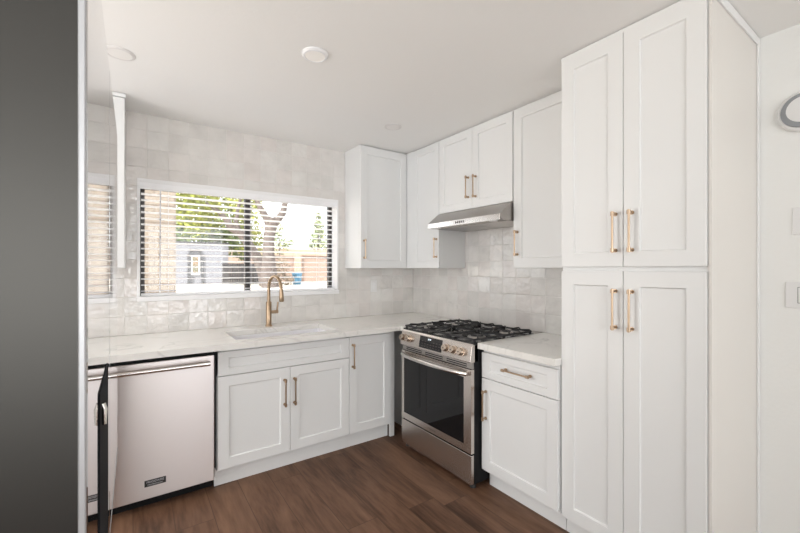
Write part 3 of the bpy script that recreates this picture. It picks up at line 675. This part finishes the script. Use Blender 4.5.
def leafm(name, c):
    m = mat(name, c, 0.6)
    oi = N(m, 'ShaderNodeNewGeometry'); nz = N(m, 'ShaderNodeTexNoise'); nz.inputs['Scale'].default_value = 1.3; lk(m, oi.outputs['Position'], nz.inputs['Vector'])
    mx = N(m, 'ShaderNodeMix', data_type='RGBA'); lk(m, nz.outputs['Fac'], mx.inputs[0]); mx.inputs[6].default_value = (c[0]*0.6, c[1]*0.75, c[2]*0.7, 1); mx.inputs[7].default_value = (min(1,c[0]*1.35), min(1,c[1]*1.2), c[2], 1)
    lk(m, mx.outputs[2], bsdf(m).inputs['Base Color'])
    bsdf(m).inputs['Transmission Weight'].default_value = 0.0
    return m
M['leaf'] = leafm('yellow_green_leaf', (0.24, 0.26, 0.045))
M['leaf2'] = leafm('mid_green_leaf', (0.11, 0.15, 0.045))
M['leaf3'] = leafm('sage_green_leaf', (0.27, 0.31, 0.18))
M['dry'] = leafm('dry_brush', (0.17, 0.125, 0.09))

GZ = 0.52
gr = MB(); ys = [3.42, 3.8, 8.5, 14, 60]; zs = [-0.15, -0.15, GZ-0.02, GZ, GZ]
vs = []; fs = []
for y, z in zip(ys, zs): vs += [(-30, y, z), (60, y, z)]
for i in range(4): fs.append((2*i, 2*i+1, 2*i+3, 2*i+2))
g_ = struct(gr.add(vs, fs).build('ground', M['sand']))

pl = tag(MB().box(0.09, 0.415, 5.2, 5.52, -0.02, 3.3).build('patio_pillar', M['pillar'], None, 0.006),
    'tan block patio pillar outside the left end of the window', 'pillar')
gw_ = thing('garden_wall', (3.1, 24, GZ), 'pale grey stucco garden wall with dark cap and an arched gate opening', 'wall')
wm = MB(); wm.box(0.5, 2.50, 24, 24.25, GZ-0.05, 2.78); wm.box(3.21, 4.55, 24, 24.25, GZ-0.05, 2.78)
aw = MB(); arc = [(2.50, 2.78), (2.50, 2.06)]
for k in range(13):
    a = math.pi - math.pi*k/12; arc.append((2.855+0.355*math.cos(a), 2.06+0.355*math.sin(a)))
arc += [(3.21, 2.06), (3.21, 2.78)]
arc = [p for i, p in enumerate(arc) if i == 0 or p != arc[i-1]]
wm.prism(arc, lambda p, q, d_: (p, d_, q), 24, 24.25)
wm.build('wall_body', M['greywall'], gw_)
MB().box(0.5, 4.60, 23.95, 24.30, 2.78, 2.86).build('wall_cap', M['cap'], gw_)
ag = thing('arched_gate', (2.855, 24, GZ), 'arched garden gate with dark frame and orange pane in the grey wall', 'gate')
fr_ = MB()
def arch(r, zc, zb_, n=12): return [(2.855-r, zb_)] + [(2.855+r*math.cos(math.pi-math.pi*k/n), zc+r*math.sin(math.pi-math.pi*k/n)) for k in range(n+1)] + [(2.855+r, zb_)]
oa, ia = arch(0.40, 2.06, GZ), arch(0.30, 2.06, GZ)
vs = [(p, 23.93, q) for p, q in oa] + [(p, 23.93, q) for p, q in ia] + [(p, 24.1, q) for p, q in oa] + [(p, 24.1, q) for p, q in ia]
n_ = len(oa); fs = []
for i in range(n_-1): fs += [(i,i+1,n_+i+1,n_+i), (2*n_+i,2*n_+i+1,i+1,i), (n_+i,n_+i+1,3*n_+i+1,3*n_+i)]
fr_.add(vs, fs).build('arch_frame', M['cap'], ag)
MB().prism(arch(0.30, 2.06, GZ), lambda p, q, d_: (p, d_, q), 24.08, 24.14).build('gate_panel', M['greywall'], ag)
MB().box(2.64, 3.07, 24.03, 24.08, 1.02, 2.10).build('window_frame', M['gatewhite'], ag)
MB().box(2.71, 3.00, 24.015, 24.04, 1.10, 2.02).build('pane', M['gateglow'], ag)

fe = thing('yard_fence', (4.7, 22.5, GZ), 'low dark grey board fence behind the leaning tree trunk', 'fence')
b = MB()
for k in range(22):
    x = 3.95 + k*0.12; b.box(x, x+0.11, 22.5, 22.53, GZ, 1.66)
b.build('boards', M['fence'], fe)
b = MB(); b.box(3.93, 6.6, 22.47, 22.5, 1.45, 1.52); b.box(3.93, 6.6, 22.47, 22.5, 0.80, 0.87); b.build('rail', M['fence'], fe)

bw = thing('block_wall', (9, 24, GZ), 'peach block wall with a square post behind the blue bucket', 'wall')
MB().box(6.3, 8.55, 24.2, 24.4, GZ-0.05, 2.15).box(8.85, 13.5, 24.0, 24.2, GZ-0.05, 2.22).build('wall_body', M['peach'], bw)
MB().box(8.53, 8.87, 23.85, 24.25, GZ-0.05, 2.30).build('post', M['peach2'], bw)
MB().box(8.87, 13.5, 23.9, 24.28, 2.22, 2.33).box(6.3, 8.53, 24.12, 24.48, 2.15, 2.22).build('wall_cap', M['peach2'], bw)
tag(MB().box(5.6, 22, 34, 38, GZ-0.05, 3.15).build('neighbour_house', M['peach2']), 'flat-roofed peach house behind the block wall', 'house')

bk = thing('bucket', (7.2, 20, GZ), 'light blue bucket standing in front of the peach block wall', 'bucket')
MB().lathe([(0,0),(0.20,0),(0.26,0.60),(0.245,0.60),(0.19,0.03),(0,0.03)], (7.2, 20, GZ+0.0), n=24).build('body', M['blue'], bk, smooth=True)
MB().lathe([(0.255,0.57),(0.28,0.57),(0.28,0.61),(0.245,0.61)], (7.2, 20, GZ), n=24).build('rim', M['blue'], bk, smooth=True)

def leaves(m, c, rad, n, size, rnd, squash=(1,1,1)):
    for _ in range(n):
        while True:
            p = Vector((rnd.uniform(-1,1), rnd.uniform(-1,1), rnd.uniform(-1,1)))
            if 0.02 < p.length < 1: break
        q = Vector(c) + Vector((p.x*rad*squash[0], p.y*rad*squash[1], p.z*rad*squash[2]))
        a = Vector((rnd.uniform(-1,1), rnd.uniform(-1,1), rnd.uniform(-1,1))).normalized(); b_ = a.orthogonal().normalized()
        s_ = size*rnd.uniform(0.6,1.4); a = a*s_; b_ = b_*s_*0.5
        m.add([q-a, q-b_, q+a, q+b_], [(0,1,2,3)])
rnd = random.Random(11)
# big forked tree, Y-shaped
bt_ = thing('forked_tree', (5.5, 17.5, GZ), 'large bare forked tree trunk in the middle of the yard', 'tree')
tm = MB()
yy = 17.5
def at(u, v, y):
    a = u-400; s, c = math.sin(R(34.794)), math.cos(R(34.794)); dx = 384.286*s + a*c; dy_ = 384.286*c - a*s
    k = y/dy_; return (dx*k, y, EYE - (v-268.56)*k)
tm.tube([at(271,290,yy), at(269,275,yy), at(268.5,255,yy), at(269,238,yy), at(271,226,yy), at(272,218,yy)], [0.42,0.36,0.27,0.25,0.27,0.2], 12)
tm.tube([at(271,226,yy), at(266,217,yy), at(261,209,yy), at(257,201,yy), at(250,185,yy)], [0.24,0.16,0.12,0.10,0.06], 10)
tm.tube([at(271,226,yy), at(278,219,yy), at(283,213,yy), at(285,203,yy), at(286,180,yy)], [0.24,0.18,0.15,0.13,0.08], 10)
tm.build('trunk', M['bark'], bt_, smooth=True)
lt = thing('leaning_tree', (5.0, 18.5, GZ), 'leaning thick tree limb with yellow-green crown left of the forked tree', 'tree')
tm = MB(); yy = 18.6
tm.tube([at(267,287,yy), at(264,272,yy), at(259,261,yy), at(252,250,yy), at(246,240,yy), at(240,233,yy), at(231,228,yy), at(226,219,yy), at(218,211,yy), at(206,203,yy)], [0.34,0.30,0.25,0.22,0.20,0.18,0.17,0.13,0.10,0.06], 10)
tm.tube([at(240,233,yy), at(236,222,yy), at(238,208,yy), at(243,190,yy)], [0.13,0.09,0.08,0.05], 8)
tm.build('trunk', M['bark'], lt, smooth=True)
fm = MB()
for u, v, r_, n in ((182,190,1.1,420),(196,188,1.0,380),(212,192,1.0,340),(228,195,0.9,300),(241,200,0.7,200),(188,206,0.9,240),(204,206,0.8,200),(236,214,0.6,140),(248,212,0.7,220),(249,226,0.6,170),(252,238,0.55,160),(256,205,0.45,90),(256,250,0.45,130),(246,248,0.5,120),(262,262,0.25,40),(192,222,0.8,200),(212,222,0.6,110)):
    leaves(fm, at(u,v,yy+rnd.uniform(.3,2)), r_, n, 0.115, rnd)
fm.build('foliage', M['leaf'], lt)
bt2 = thing('background_tree', (5.2, 30, GZ), 'leafy green tree growing beyond the grey garden wall', 'tree')
MB().tube([at(215,281.0,30), at(214,250,30), at(211,228,30), at(209,208,30), at(208,190,30)], [0.26,0.2,0.17,0.15,0.1], 8).build('trunk', M['barkp'], bt2, smooth=True)
fm = MB()
for u, v, r_, n in ((181,236,1.5,380),(195,238,1.3,340),(206,230,1.3,260),(220,238,1.2,320),(231,242,1.1,280),(180,218,1.4,260),(196,215,1.2,220),(226,226,1.2,240),(238,236,1.0,200),(244,250,0.9,200),(212,212,1.1,160)):
    leaves(fm, at(u,v,30+rnd.uniform(-1,1)), r_, n, 0.19, rnd)
fm.build('foliage', M['leaf2'], bt2)
pt = thing('slender_conifer', (16, 40, GZ), 'small pale slender conifer rising behind the peach house', 'tree')
tm = MB(); tm.tube([at(318,276.7,40), at(318,262,40), at(318.5,212,40)], [0.2,0.14,0.03], 8); tm.build('trunk', M['bark'], pt)
fm = MB()
for k in range(13):
    v = 214 + k*2.9; w = 0.25 + 0.085*k
    c = at(318.5, v, 40); leaves(fm, c, w, 30+k*5, 0.2, rnd, (1,1,0.35))
fm.build('foliage', M['leaf3'], pt)
sh = thing('low_shrub', (6.6, 27, GZ), 'pale green shrub right of the forked trunk, above the block wall', 'shrub')
tm = MB(); tm.tube([at(281,281.9,25.6), at(279,240,25.6), at(280,226,25.6)], [0.06,0.05,0.02], 6); tm.tube([at(279,250,25.6), at(287,240,25.6)], [0.04,0.02], 6); tm.build('stem', M['barkp'], sh)
fm = MB()
for u, v, r_, n in ((280,229,0.42,70),(277,238,0.4,55),(285,243,0.35,45),(292,242,0.25,30),(281,248,0.5,70)): leaves(fm, at(u,v,25.6), r_, n, 0.13, rnd)
fm.build('foliage', M['leaf3'], sh)
ds_ = thing('dry_brush', (6.3, 19, GZ), 'dry brown brush at the foot of the forked tree trunk', 'brush')
fm = MB()
for u, v, r_, n in ((276,262,0.55,160),(283,268,0.5,140),(272,274,0.55,160),(281,278,0.45,120),(288,280,0.35,80)): leaves(fm, at(u,v,19.2), r_, n, 0.07, rnd)
fm.build('twigs', M['dry'], ds_); ds_['kind'] = 'stuff'
